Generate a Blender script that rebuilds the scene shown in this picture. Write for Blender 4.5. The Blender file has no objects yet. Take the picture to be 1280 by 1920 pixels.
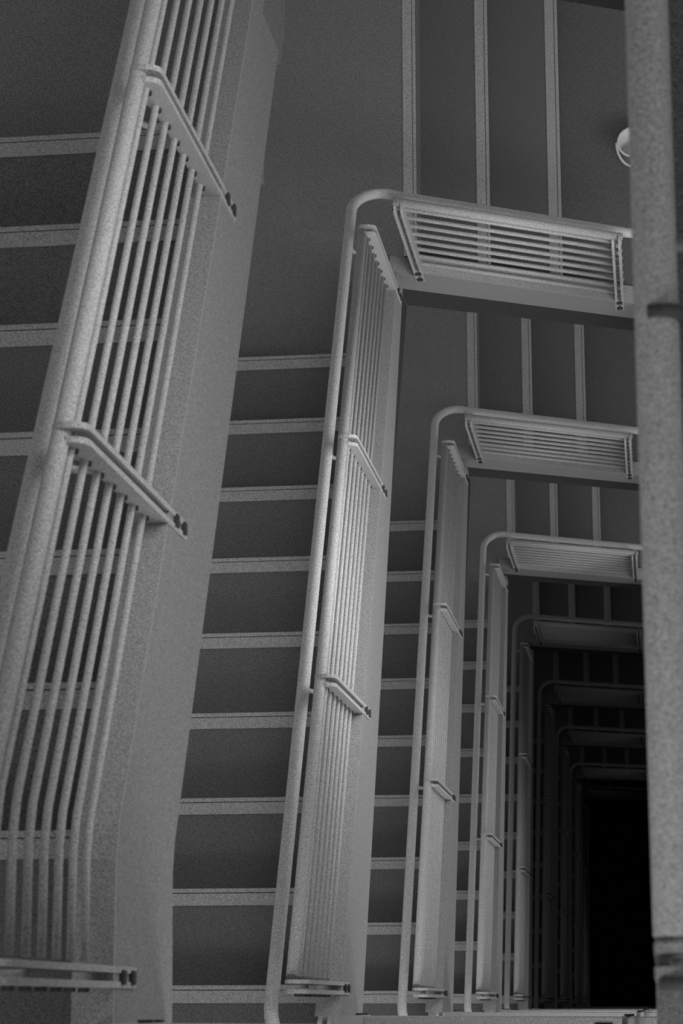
import bpy, math, random
from mathutils import Matrix, Vector

# ------------------------------------------------------------------ camera, light, exposure
S = 0.6            # metres per modelling unit (one unit = two stair goings)
DEPTH = 60.0       # units from the eye down to the ground floor
SC = bpy.context.scene
COL = SC.collection


def P(x, y, z):
    """modelling units (origin at the eye, z up) -> world metres (ground floor at z = 0)"""
    return Vector((x * S, y * S, (z + DEPTH) * S))


cd = bpy.data.cameras.new('camera')
cam = bpy.data.objects.new('camera', cd)
COL.objects.link(cam)
SC.camera = cam
cd.sensor_fit = 'VERTICAL'
cd.sensor_height = 36.0
cd.sensor_width = 24.0
cd.lens = 36.0 * 4244.73 / 1920.0
cd.clip_start = 0.05
cd.clip_end = 200
right = Vector((0.99067773, -0.00143467, -0.13621882))
down = Vector((-0.03033852, -0.97715502, -0.21035124))
fwd = Vector((-0.13280512, 0.21252297, -0.96808924))
m = Matrix((right, -down, -fwd)).transposed().to_4x4()
m.translation = P(0, 0, 0)
cam.matrix_world = m
cd.dof.use_dof = True
cd.dof.focus_distance = 13.5 * S
cd.dof.aperture_fstop = 11.0

SC.view_settings.view_transform = 'Standard'
SC.view_settings.look = 'None'
SC.view_settings.gamma = 1.0
SC.view_settings.use_curve_mapping = False
SC.view_settings.exposure = -1.75

world = bpy.data.worlds.new('world')
SC.world = world
world.use_nodes = True
wbg = world.node_tree.nodes['Background']
wbg.inputs['Color'].default_value = (0.80, 0.80, 0.80, 1)     # overcast daylight through the rooflight above the well
wbg.inputs['Strength'].default_value = 0.6


def area(name, loc, target, sx, sy, power):
    l = bpy.data.lights.new(name, 'AREA')
    l.shape = 'RECTANGLE'
    l.size, l.size_y = sx * S, sy * S
    l.energy = power
    o = bpy.data.objects.new(name, l)
    COL.objects.link(o)
    o.location = P(*loc)
    d = P(*target) - P(*loc)
    o.rotation_euler = d.to_track_quat('-Z', 'Y').to_euler()
    return o


# unseen fill lights added along the outer walls and under the landings
for zz, pr, pf, pl in ((-4.9, 0.22, 0.7, 0.0), (-9.6, 0.46, 1.0, 1.0), (-15.0, 0.42, 1.1, 1.1), (-20.2, 0.50, 1.4, 0.22), (-25.4, 1.00, 0.75, 0.0),
                       (-31.0, 0.045, 0.05, 0.0), (-37.0, 0.04, 0.05, 0.0), (-43.0, 0.04, 0.05, 0.0), (-49.5, 0.04, 0.06, 0.0)):
    area('fill_light_right', (2.55, 2.4, zz + 2.3), (-1.5, 2.4, zz + 1.2), 4.5, 2.6, 130 * pr)
    area('fill_light_front', (-0.7, -2.4, zz + 2.0), (-0.7, 4.8, zz + 0.9), 3.0, 2.4, 90 * pf)
    if pl:
        area('landing_fill', (1.5, 2.4, zz + 3.85), (0.2, 2.4, zz), 1.2, 5.0, 120 * pl)


# ------------------------------------------------------------------ materials
def material(name, value, rough=0.6, grain=0.06, scale=60.0, bump=0.05, metal=0.0):
    mt = bpy.data.materials.new(name)
    mt.use_nodes = True
    nt = mt.node_tree
    b = nt.nodes['Principled BSDF']
    b.inputs['Roughness'].default_value = rough
    b.inputs['Metallic'].default_value = metal
    b.inputs['Specular IOR Level'].default_value = 0.25
    tc = nt.nodes.new('ShaderNodeTexCoord')
    nz = nt.nodes.new('ShaderNodeTexNoise')
    nz.inputs['Scale'].default_value = scale
    nz.inputs['Detail'].default_value = 3.0
    nt.links.new(tc.outputs['Object'], nz.inputs['Vector'])
    rp = nt.nodes.new('ShaderNodeMapRange')
    rp.inputs['From Min'].default_value = 0.3
    rp.inputs['From Max'].default_value = 0.7
    rp.inputs['To Min'].default_value = value * (1 - grain)
    rp.inputs['To Max'].default_value = value * (1 + grain)
    nt.links.new(nz.outputs['Fac'], rp.inputs['Value'])
    cb = nt.nodes.new('ShaderNodeCombineColor')
    for c in ('Red', 'Green', 'Blue'):
        nt.links.new(rp.outputs['Result'], cb.inputs[c])
    nt.links.new(cb.outputs['Color'], b.inputs['Base Color'])
    bp = nt.nodes.new('ShaderNodeBump')
    bp.inputs['Strength'].default_value = bump
    bp.inputs['Distance'].default_value = 0.004
    nt.links.new(nz.outputs['Fac'], bp.inputs['Height'])
    nt.links.new(bp.outputs['Normal'], b.inputs['Normal'])
    return mt


M_WHITE = material('white_paint', 0.43, 0.55, 0.50, 340.0)
M_RAIL = material('handrail_paint', 0.54, 0.5, 0.50, 340.0)
M_FASCIA_DIMMED = material('fascia_dimmed_paint', 0.27, 0.6, 0.50, 340.0)  # white boards darkened to offset the strong light on their upright faces
M_LEDGE_LIGHTENED = material('ledge_lightened_paint', 0.34, 0.6, 0.50, 340.0)  # ledge tone lightened to make up for its dimmer light
M_PLASTER = material('pale_plaster', 0.82, 0.8, 0.08, 25.0, 0.15)
M_NOSING = material('pale_nosing_strip', 0.41, 0.7, 0.50, 340.0)
M_TREAD = material('grey_tread_vinyl', 0.150, 0.75, 0.60, 340.0, 0.1)
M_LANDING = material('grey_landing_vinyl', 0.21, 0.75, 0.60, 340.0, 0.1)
M_EDGE_SHADE = material('shaded_slab_edge', 0.045, 0.8, 0.2, 60.0)  # shade below the fascia put into the colour
M_STEEL = material('dark_steel', 0.05, 0.5, 0.2, 80.0)
M_BAND = material('dull_band', 0.10, 0.6, 0.3, 340.0)
M_PAIL = material('pale_enamel', 0.75, 0.35)
M_GROUND = material('ground_floor_stone', 0.10, 0.8, 0.2, 20.0)


# ------------------------------------------------------------------ mesh helpers (modelling units)
class MB:
    def __init__(self):
        self.v, self.f, self.smooth = [], [], False

    def prism(self, a, b):
        """two matching outlines joined by side faces"""
        n, k = len(a), len(self.v)
        self.v += list(a) + list(b)
        self.f.append(tuple(range(k, k + n))[::-1])
        self.f.append(tuple(range(k + n, k + 2 * n)))
        for i in range(n):
            j = (i + 1) % n
            self.f.append((k + i, k + j, k + n + j, k + n + i))
        return self

    def box(self, x0, x1, y0, y1, z0, z1):
        return self.prism([(x0, y0, z0), (x1, y0, z0), (x1, y1, z0), (x0, y1, z0)],
                          [(x0, y0, z1), (x1, y0, z1), (x1, y1, z1), (x0, y1, z1)])

    def tube(self, pts, r, n=10, caps=True):
        pts = [Vector(p) for p in pts]
        k = len(self.v)
        up = Vector((0, 0, 1))
        for i, p in enumerate(pts):
            t = (pts[min(i + 1, len(pts) - 1)] - pts[max(i - 1, 0)]).normalized()
            if abs(t.dot(up)) > 0.97:
                up = Vector((1, 0, 0))
            u = t.cross(up).normalized()
            w = u.cross(t).normalized()
            for q in range(n):
                a = 2 * math.pi * q / n
                self.v.append(tuple(p + (u * math.cos(a) + w * math.sin(a)) * r))
        for i in range(len(pts) - 1):
            for q in range(n):
                q2 = (q + 1) % n
                self.f.append((k + i * n + q, k + i * n + q2, k + (i + 1) * n + q2, k + (i + 1) * n + q))
        if caps:
            self.f.append(tuple(range(k, k + n))[::-1])
            e = k + (len(pts) - 1) * n
            self.f.append(tuple(range(e, e + n)))
        self.smooth = True
        return self

    def build(self, name, mat, parent=None, kind=None, bevel=0.0):
        me = bpy.data.meshes.new(name)
        off = parent_origin(parent)
        me.from_pydata([tuple(P(*v) - off) for v in self.v], [], self.f)
        me.update()
        import bmesh
        bm = bmesh.new()
        bm.from_mesh(me)
        bmesh.ops.recalc_face_normals(bm, faces=bm.faces)
        bm.to_mesh(me)
        bm.free()
        if self.smooth:
            for p in me.polygons:
                p.use_smooth = len(p.vertices) == 4
        me.materials.append(mat)
        o = bpy.data.objects.new(name, me)
        COL.objects.link(o)
        if parent is not None:
            o.parent = parent
        if kind:
            o['kind'] = kind
        if bevel:
            bv = o.modifiers.new('bevel', 'BEVEL')
            bv.width, bv.segments, bv.limit_method = bevel, 2, 'ANGLE'
        return o


def parent_origin(p):
    o = Vector((0, 0, 0))
    while p is not None:
        o += p.location
        p = p.parent
    return o


def thing(name, label, cat, loc, group=None):
    o = bpy.data.objects.new(name, None)
    COL.objects.link(o)
    o.location = P(*loc)
    o.empty_display_size = 0.1
    o['label'], o['category'] = label, cat
    if group:
        o['group'] = group
    return o


# ------------------------------------------------------------------ levels of the stair (handrail lines)
SL, ST = 0.5900, 0.6315
RB = {0: 8.71, 1: 14.103, 2: 19.324, 3: 24.535, 4: 29.797, 5: 35.86, 6: 41.78, 7: 48.20, 8: 53.32}
RA = {n: RB[n] - 4.103 for n in RB}
RA[0], RA[1], RA[2], RA[3] = 5.138, 10.0, 15.182, 20.427
RA[9] = RB[8] + 1.1
RB[-1] = RA[0] - 0.90
RINGS = range(0, 9)
ORD = {-1: 'uppermost, nearest', 0: 'first', 1: 'second', 2: 'third', 3: 'fourth', 4: 'fifth', 5: 'sixth', 6: 'seventh', 7: 'eighth', 8: 'ninth'}
HVL, HVT = 1.45, 0.96


def zL(n, y):
    if n == 0:
        return -RA[0] - SL * min(max(y, 0.45), 4.2)
    return -RA[n] - SL * y


def zT(n, x):
    return -RB[n] - ST * x


def zR(n):
    return zT(n, 0.05)


def zN(n, x):
    t = min(max(-x / 1.55, -0.2), 1.2)
    return zR(n) + t * (zL(n + 1, 0.0) - zR(n))


XL, YT, XR, YN = -1.55, 4.75, 0.016, -0.105     # guard planes


class Side:
    """one side of the well: s runs along it, d is the distance outwards from the guard plane"""
    def __init__(self, n, key):
        self.n, self.k = n, key

    def z(self, s):
        return {'L': lambda: zL(self.n, s), 'T': lambda: zT(self.n, s), 'R': lambda: zR(self.n), 'N': lambda: zN(self.n, s)}[self.k]()

    def pt(self, s, d, z):
        if self.k == 'L':
            return (XL - d, s, z)
        if self.k == 'T':
            return (s, YT + d, z)
        if self.k == 'R':
            return (XR + d, s, z)
        return (s, YN - d, z)

    def knots(self, s0, s1):
        ks = [s0, s1]
        if self.k == 'L' and self.n == 0:
            ks += [0.40, 0.50, 4.15, 4.25]
        return sorted(k for k in set(ks) if s0 <= k <= s1)

    def run(self, s0, s1, d, rel):
        return [self.pt(s, d, self.z(s) + rel) for s in self.knots(s0, s1)]

    def strip(self, mb, s0, s1, d0, d1, top, bot):
        """board following the slope; top and bot are functions of s giving z"""
        ks = self.knots(s0, s1)
        if self.k == 'L':
            ks = sorted(set(ks + [s0 + (s1 - s0) * i / 4 for i in range(5)]))
        rows = [[self.pt(s, d0, top(s)), self.pt(s, d1, top(s)), self.pt(s, d1, bot(s)), self.pt(s, d0, bot(s))] for s in ks]
        k = len(mb.v)
        for r in rows:
            mb.v += r
        for i in range(len(rows) - 1):
            for q in range(4):
                a, b = k + 4 * i + q, k + 4 * i + (q + 1) % 4
                mb.f.append((a, b, b + 4, a + 4))
        mb.f.append((k + 3, k + 2, k + 1, k))
        e = k + 4 * (len(rows) - 1)
        mb.f.append((e, e + 1, e + 2, e + 3))
        return mb


SIDE_WORD = {'L': 'left', 'T': 'far', 'R': 'right', 'N': 'near'}
POSTS = {'L': (0.075, 1.52, 2.91, 4.38), 'T': (-1.43, -0.13), 'R': (0.075, 1.52, 2.91, 4.38), 'N': (-1.40, -0.13)}
RAILS = {'L': (0.115, 4.41), 'T': (-1.45, -0.10), 'R': (0.115, 4.41), 'N': (-1.43, -0.10)}
ROD_REL = [0.155 - 0.147 * i for i in range(7)]
ROD_REL_T = [0.155 - 0.150 * i for i in range(8)]


def make_guard(n, key):
    sd = Side(n, key)
    s0, s1 = RAILS[key]
    root = thing('guard_railing', 'pale steel guard railing on the %s side of the %s stair turn from the top' % (SIDE_WORD[key], ORD[n])
                 if n >= 0 else 'pale blurred guard railing at the %s edge, nearest the camera' % {'R': 'right', 'N': 'bottom'}[key],
                 'railing', sd.pt(s0, 0, sd.z(s0) - 0.85), 'guard railings around the stairwell')
    rr, rd = 0.0275, 0.0225
    if key == 'R':
        rr, rd = 0.041, 0.016
    MB().tube(sd.run(s0, s1, rd, 0.20), rr, 12).build('top_rail', M_WHITE, root)
    for rel in (ROD_REL_T if key == 'T' else ROD_REL):
        MB().tube(sd.run(s0, s1, 0.0, rel), 0.0138 if key == 'T' else 0.0122, 8).build('rod', M_WHITE, root)
    face = -0.05 if key != 'R' else -0.024
    for s in POSTS[key]:
        z = sd.z(s)
        mb = MB()
        front = -0.056 if key != 'R' else -0.024
        for c in (-0.021, 0.021):
            out = []
            for a in range(8):                                   # head of the flat bar curling over the top rail
                an = math.pi * (1 - a / 7)
                out.append((0.5 * (front + 0.052) + 0.5 * (0.052 - front) * math.cos(an), 0.185 + 0.050 * math.sin(an)))
            out += [(0.050, 0.12), (0.020, 0.02), (0.010, -0.20), (0.010, -1.12), (front, -1.12)]
            mb.prism([sd.pt(s + c - 0.009, d, z + r) for d, r in out], [sd.pt(s + c + 0.009, d, z + r) for d, r in out])
        post = mb.build('post', M_WHITE, root)
        arm = [sd.pt(s, 0.01, z - 0.22), sd.pt(s, 0.08, z - 0.21), sd.pt(s, 0.125, z - 0.15), sd.pt(s, 0.135, z - 0.02)]
        MB().tube(arm, 0.012, 8).build('bracket', M_WHITE, post)
        f0 = face - 0.014 if key != 'R' else -0.026
        for r in (-0.95, -1.07):
            q = [(-0.020, -0.018), (0.020, -0.018), (0.020, 0.018), (-0.020, 0.018)]
            MB().prism([sd.pt(s + u, f0, z + r + w) for u, w in q], [sd.pt(s + u, face, z + r + w) for u, w in q]).build('bolt', M_STEEL, post)
        sp = MB()
        for rel in (ROD_REL_T if key == 'T' else ROD_REL):
            zz = z + rel
            sp.tube([sd.pt(s - 0.042, 0.0, zz), sd.pt(s - 0.012, 0.0, zz)], 0.0165, 8)
        sp.build('collar', M_STEEL, post, kind='stuff')
    if n == -1 and key == 'R':
        for s in (1.245, 0.035):
            c = MB()
            c.tube([sd.pt(s - 0.012, rd + 0.012, z0_ + 0.203) for z0_ in [sd.z(s)]] + [sd.pt(s + 0.012, rd + 0.012, sd.z(s) + 0.203)], rr + 0.004, 14)
            cl = c.build('band', M_BAND, root)  # plain dark ring around the top rail
            cl['label'] = 'dark clamp ring on the pale top rail'
    return root


def arc(c, r, a0, a1, z0, z1, n=10):
    return [(c[0] + r * math.cos(a0 + (a1 - a0) * i / n), c[1] + r * math.sin(a0 + (a1 - a0) * i / n), z0 + (z1 - z0) * i / n) for i in range(n + 1)]


HX0, HX1, HY0, HY1, HR = -1.685, 0.165, -0.245, 4.880, 0.23


def make_handrail(n):
    pi = math.pi
    pts = []
    if n >= 0:
        zs = zN(n - 1, HX0 + HR)
        pts += arc((HX0 + HR, HY0 + HR), HR, -pi / 2, -pi, zs, zL(n, HY0 + HR))
        pts += [(HX0, y, zL(n, y)) for y in (0.40, 0.50, 1.5, 3.0, 4.15, 4.25)]
        pts += arc((HX0 + HR, HY1 - HR), HR, pi, pi / 2, zL(n, HY1 - HR), zT(n, HX0 + HR))
        pts += [(x, HY1, zT(n, x)) for x in (-1.0, -0.5)]
        pts += arc((HX1 - HR, HY1 - HR), HR, pi / 2, 0, zT(n, HX1 - HR), zR(n))
    else:
        pts += [(HX1, 4.6, zR(n))]
    pts += [(HX1, y, zR(n)) for y in (3.0, 1.5, 0.5)]
    pts += arc((HX1 - HR, HY0 + HR), HR, 0, -pi / 2, zR(n), zN(n, HX1 - HR))
    pts += [(-0.7, HY0, zN(n, -0.7)), (HX0 + HR, HY0, zN(n, HX0 + HR))]
    clean = [pts[0]]
    for p in pts[1:]:
        if (Vector(p) - Vector(clean[-1])).length > 1e-3:
            clean.append(p)
    o = MB().tube(clean, 0.0320, 14).build('stair_handrail', M_RAIL)
    o['label'] = ('round white handrail tube curving around the %s stair turn from the top' % ORD[n]) if n >= 0 else 'round pale handrail tube nearest the camera at the right edge'
    o['category'] = 'handrail'
    o['group'] = 'handrails around the stairwell'
    return o


# ------------------------------------------------------------------ flights and landings
XO, YO, XO2, YO2 = -3.9, 7.3, 2.6, -2.5          # step ends; the walls stand just clear of them
WG = 0.01          # outer walls


def nosing_mb(axis, front, z, a0, a1, sgn=1):
    """pale strip with a groove along the front edge of a step; axis is the direction of descent"""
    mb = MB()
    for u0, u1 in ((0.0, 0.021), (0.026, 0.088)):
        p, q = sorted((front - sgn * u0, front - sgn * u1))
        if axis == 'y':
            mb.box(a0, a1, p, q, z - 0.02, z + 0.006)
        else:
            mb.box(p, q, a0, a1, z - 0.02, z + 0.006)
    return mb


def make_left_flight(n):
    if n == 0:
        fronts = [0.53 + 0.505 * k for k in range(7)]
    else:
        fronts = [0.095 + 0.4985 * k for k in range(9)]
    zf = [-RA[n] - SL * y - HVL for y in fronts]
    root = thing('stair_flight', 'left stair flight of dark treads and pale nosings, %s turn from the top' % ORD[n], 'stairs',
                 (XL - 0.1, fronts[0], zf[0] - 0.3), 'stair flights')
    x1 = XL - 0.065
    for k in range(1, len(fronts)):
        y0, y1, z = fronts[k - 1], fronts[k], zf[k]
        mb = MB().box(XO, x1, y0 - 0.03, y1, z - 0.10, z)
        mb.box(XO, x1, y1 - 0.05, y1 - 0.02, z - 0.32, z - 0.10)
        tr = mb.build('tread', M_TREAD, root)
        nosing_mb('y', y1, z, XO, x1).build('nosing', M_NOSING, tr)
    ya, yb = fronts[0], fronts[-1]
    MB().prism([(XO, ya - 0.1, zf[0] - 0.42), (XO, yb, zf[-1] - 0.33), (XO, yb, zf[-1] - 0.45), (XO, ya - 0.1, zf[0] - 0.55)],
               [(x1, ya - 0.1, zf[0] - 0.42), (x1, yb, zf[-1] - 0.33), (x1, yb, zf[-1] - 0.45), (x1, ya - 0.1, zf[0] - 0.55)]).build('soffit', M_PLASTER, root)
    sd = Side(n, 'L')
    if n == 0:
        bot = lambda s: sd.z(s) - (1.46 + 0.19 * (4.0 - s) / 4.0)
        sd.strip(MB(), -0.055, 4.70, -0.053, 0.065, lambda s: sd.z(s) - 0.85, lambda s: sd.z(s) - 0.865).build('fascia_lightened_ledge', M_LEDGE_LIGHTENED, root)  # strip added to lighten the dim top of the fascia
        sd.strip(MB(), -0.055, 4.0, -0.05, 0.065, lambda s: sd.z(s) - 0.865, bot).build('fascia', M_FASCIA_DIMMED, root)
        sd.strip(MB(), 4.0, 4.70, -0.05, 0.065, lambda s: sd.z(s) - 0.865, lambda s: sd.z(s) - 1.06).build('fascia', M_FASCIA_DIMMED, root)
        sd.strip(MB(), 4.0, 4.72, -0.035, 0.065, lambda s: sd.z(s) - 1.06, lambda s: sd.z(s) - 1.60).build('slab_edge', M_LANDING, root)
    else:
        bot = lambda s: sd.z(s) - (1.17 + 0.545 * (4.70 - s) / 4.70)
        sd.strip(MB(), -0.055, 4.50, -0.05, 0.065, lambda s: sd.z(s) - 0.865, bot).build('fascia', M_FASCIA_DIMMED, root)
        sd.strip(MB(), -0.055, 4.50, -0.053, 0.065, lambda s: sd.z(s) - 0.85, lambda s: sd.z(s) - 0.865).build('fascia_lightened_ledge', M_LEDGE_LIGHTENED, root)
        sd.strip(MB(), 2.0, 4.50, -0.035, 0.060, lambda s: bot(s) + 0.01, lambda s: bot(s) - 0.02 - 0.36 * min(1, max(0, (s - 2.0) / 2.4))).build('slab_edge', M_EDGE_SHADE, root)  # painted shade, tapering out away from the far corner
    # first (upper) landing edge and lower landing levels
    return root, fronts, zf


T_FRONTS = (-1.435, -0.970, -0.503, 0.09)


def make_far_flight(n, zc):
    root = thing('stair_flight', 'short far stair flight with three dark treads, %s turn from the top' % ORD[n], 'stairs',
                 (-0.7, YT + 0.2, zc - 1.2), 'stair flights')
    zt = [-(RB[n] + HVT) - ST * min(x, -0.036) for x in T_FRONTS]
    zt[0] = zc
    y0 = YT + 0.07
    for k in (1, 2, 3):
        x0, x1, z = T_FRONTS[k - 1], T_FRONTS[k], zt[k]
        mb = MB().box(x0 - 0.03, x1, y0, YO, z - 0.10, z)
        mb.box(x1 - 0.05, x1 - 0.02, y0, YO, z - 0.33, z - 0.10)
        tr = mb.build('tread', M_TREAD, root)
        if k < 3:
            nosing_mb('x', x1, z, y0, YO).build('nosing', M_NOSING, tr)
    MB().prism([(T_FRONTS[0], y0, zc - 0.45), (0.08, y0, zt[3] - 0.36), (0.08, y0, zt[3] - 0.5), (T_FRONTS[0], y0, zc - 0.75)],
               [(T_FRONTS[0], YO, zc - 0.45), (0.08, YO, zt[3] - 0.36), (0.08, YO, zt[3] - 0.5), (T_FRONTS[0], YO, zc - 0.75)]).build('soffit', M_PLASTER, root)
    sd = Side(n, 'T')
    bot = lambda s: sd.z(s) - (1.29 + 0.065 * -s / 1.5)
    sd.strip(MB(), -1.615, -1.46, -0.05, 0.07, lambda s: sd.z(s) - 1.04, bot).build('fascia', M_FASCIA_DIMMED, root)
    sd.strip(MB(), -1.46, 0.0, -0.053, 0.07, lambda s: sd.z(s) - 0.93, lambda s: sd.z(s) - 0.945).build('fascia_lightened_ledge', M_LEDGE_LIGHTENED, root)
    sd.strip(MB(), -1.46, 0.0, -0.05, 0.07, lambda s: sd.z(s) - 0.945, bot).build('fascia', M_FASCIA_DIMMED, root)
    sd.strip(MB(), -1.58, 0.0, -0.044, 0.065, lambda s: bot(s) + 0.01, lambda s: bot(s) - (0.32 + 0.07 * -s / 1.5)).build('slab_edge', M_EDGE_SHADE, root)
    return zt[3] - 0.30


def make_corner_landing(n, zc, ya):
    root = thing('stair_landing', 'blank grey corner landing between left and far flights, %s turn from the top' % ORD[n], 'landing',
                 (-2.5, 5.8, zc - 0.3), 'corner landings')
    mb = MB().box(XO, XL - 0.065, ya - 0.04, YO, zc - 0.3, zc)
    mb.box(XL - 0.065, T_FRONTS[0], YT + 0.07, YO, zc - 0.3, zc)
    mb.build('floor_slab', M_LANDING, root)
    nosing_mb('x', T_FRONTS[0], zc, YT + 0.07, YO).build('nosing', M_NOSING, root)
    return root


def make_near_corner(n, front, z):
    root = thing('stair_landing', 'near left corner landing at the picture bottom, head of the %s left flight' % ORD[n], 'landing',
                 (-2.5, -1.2, z - 0.3), 'corner landings')
    MB().box(XO, XL - 0.065, YO2, front, z - 0.3, z).build('floor_slab', M_TREAD, root)
    nosing_mb('y', front, z, XO, XL - 0.065).build('nosing', M_NOSING, root)
    return root


def make_right_landing(n, z):
    root = thing('stair_landing', ('plain floor landing behind the right guard of the %s turn from the top' % ORD[n]) if n >= 0
                 else 'plain floor landing behind the blurred railing nearest the camera', 'landing', (1.2, 2.4, z - 0.35), 'floor landings')
    MB().box(XR + 0.075, XO2, YO2, YO, z - 0.35, z).box(-0.10, XR + 0.075, YO2, YN - 0.07, z - 0.35, z).build('floor_slab', M_LANDING, root)
    sd = Side(n, 'R')
    face = -0.024
    sd.strip(MB(), -0.05, 4.70, face, 0.075, lambda s: sd.z(s) - 0.85, lambda s: sd.z(s) - 1.30).build('fascia', M_FASCIA_DIMMED, root)
    sd.strip(MB(), -0.05, 4.70, face + 0.006, 0.07, lambda s: sd.z(s) - 1.29, lambda s: sd.z(s) - 1.60).build('slab_edge', M_EDGE_SHADE, root)
    return root


def make_near_flight(n, zr, zl):
    root = thing('stair_flight', ('short near stair flight under the camera, %s turn from the top' % ORD[n]) if n >= 0
                 else 'topmost short near stair flight at the bottom edge', 'stairs', (-0.7, -0.4, zl - 0.3), 'stair flights')
    nr = 5
    run = (1.615 - 0.10) / (nr - 1)
    for k in range(1, nr):
        x1 = -0.10 - run * k
        z = zr + (zl - zr) * k / nr
        mb = MB().box(x1, x1 + run + 0.03, YO2, YN - 0.07, z - 0.10, z)
        mb.box(x1 + 0.02, x1 + 0.05, YO2, YN - 0.07, z - 0.33, z - 0.10)
        tr = mb.build('tread', M_TREAD, root)
        nosing_mb('x', x1, z, YO2, YN - 0.07, -1).build('nosing', M_NOSING, tr)
    sd = Side(n, 'N')
    sd.strip(MB(), -1.60, 0.0, -0.050, 0.07, lambda s: sd.z(s) - 0.85, lambda s: sd.z(s) - 1.60).build('fascia', M_WHITE, root)  # lighter paint than the other fascias, offsets the weak light here
    return root


# ------------------------------------------------------------------ shell
def wall(name, *b, mat=M_PLASTER):
    o = MB().box(*b).build(name, mat)
    o['kind'] = 'structure'
    return o


TOP = 4.0
wall('wall_left', XO - 0.3, XO - WG, YO2 - 0.3, YO + 0.3, -DEPTH, TOP)
wall('wall_back', XO, XO2, YO + WG, YO + 0.3, -DEPTH, TOP)
wall('wall_right', XO2 + WG, XO2 + 0.3, YO2 - 0.3, YO + 0.3, -DEPTH, TOP)
wall('wall_front', XO, XO2, YO2 - 0.3, YO2 - WG, -DEPTH, TOP)
wall('ceiling', 0.16, XO2, YO2, YO, -0.95, -0.60)       # underside of the floor the photographer stands on
wall('floor', XO - 0.3, XO2 + 0.3, YO2 - 0.3, YO + 0.3, -DEPTH - 0.3, -DEPTH, mat=M_GROUND)

# ------------------------------------------------------------------ build the turns, top to bottom
near_z = {}
info = {}
for n in RINGS:
    root, fronts, zf = make_left_flight(n)
    zc = zf[-1] - 0.294
    info[n] = (fronts, zf, zc)
    make_near_corner(n, fronts[0], zf[0])
    make_corner_landing(n, zc, fronts[-1])
    zr = make_far_flight(n, zc)
    make_right_landing(n, zr)
    near_z[n] = zr
near_z[-1] = zR(-1) - 0.94
make_right_landing(-1, near_z[-1])
for n in range(-1, 9):
    zl = info[n + 1][1][0] if n + 1 in info else near_z[n] - 1.6
    make_near_flight(n, near_z[n], zl)
    make_handrail(n)
    for key in ('LTRN' if n >= 0 else 'RN'):
        make_guard(n, key)

# ------------------------------------------------------------------ small pail on the second floor landing
px, py, pz = -0.005, 5.80, near_z[1] + 0.30
pail = thing('pail', 'small pale pail with a thin curved handle beside the right railing', 'pail', (px, py, pz))
mb = MB()
NQ = 20
prof = [(0.085, 0.0), (0.105, 0.20), (0.112, 0.205), (0.112, 0.215), (0.098, 0.215), (0.078, 0.02), (0.0, 0.02)]
for r, h in prof:
    for q in range(NQ):
        a = 2 * math.pi * q / NQ
        mb.v.append((px + max(r, 1e-4) * math.cos(a), py + max(r, 1e-4) * math.sin(a), pz + h))
for i in range(len(prof) - 1):
    for q in range(NQ):
        q2 = (q + 1) % NQ
        mb.f.append((i * NQ + q, i * NQ + q2, (i + 1) * NQ + q2, (i + 1) * NQ + q))
mb.f.append(tuple(range(NQ))[::-1])
mb.smooth = True
mb.build('pail_body', M_PAIL, pail)
hp = [(px + 0.115 * math.cos(a), py - 0.17 * math.sin(a), pz + 0.21 - 0.02 * math.sin(a)) for a in [math.pi * i / 14 for i in range(15)]]
MB().tube(hp, 0.009, 8).build('handle', M_PAIL, pail)
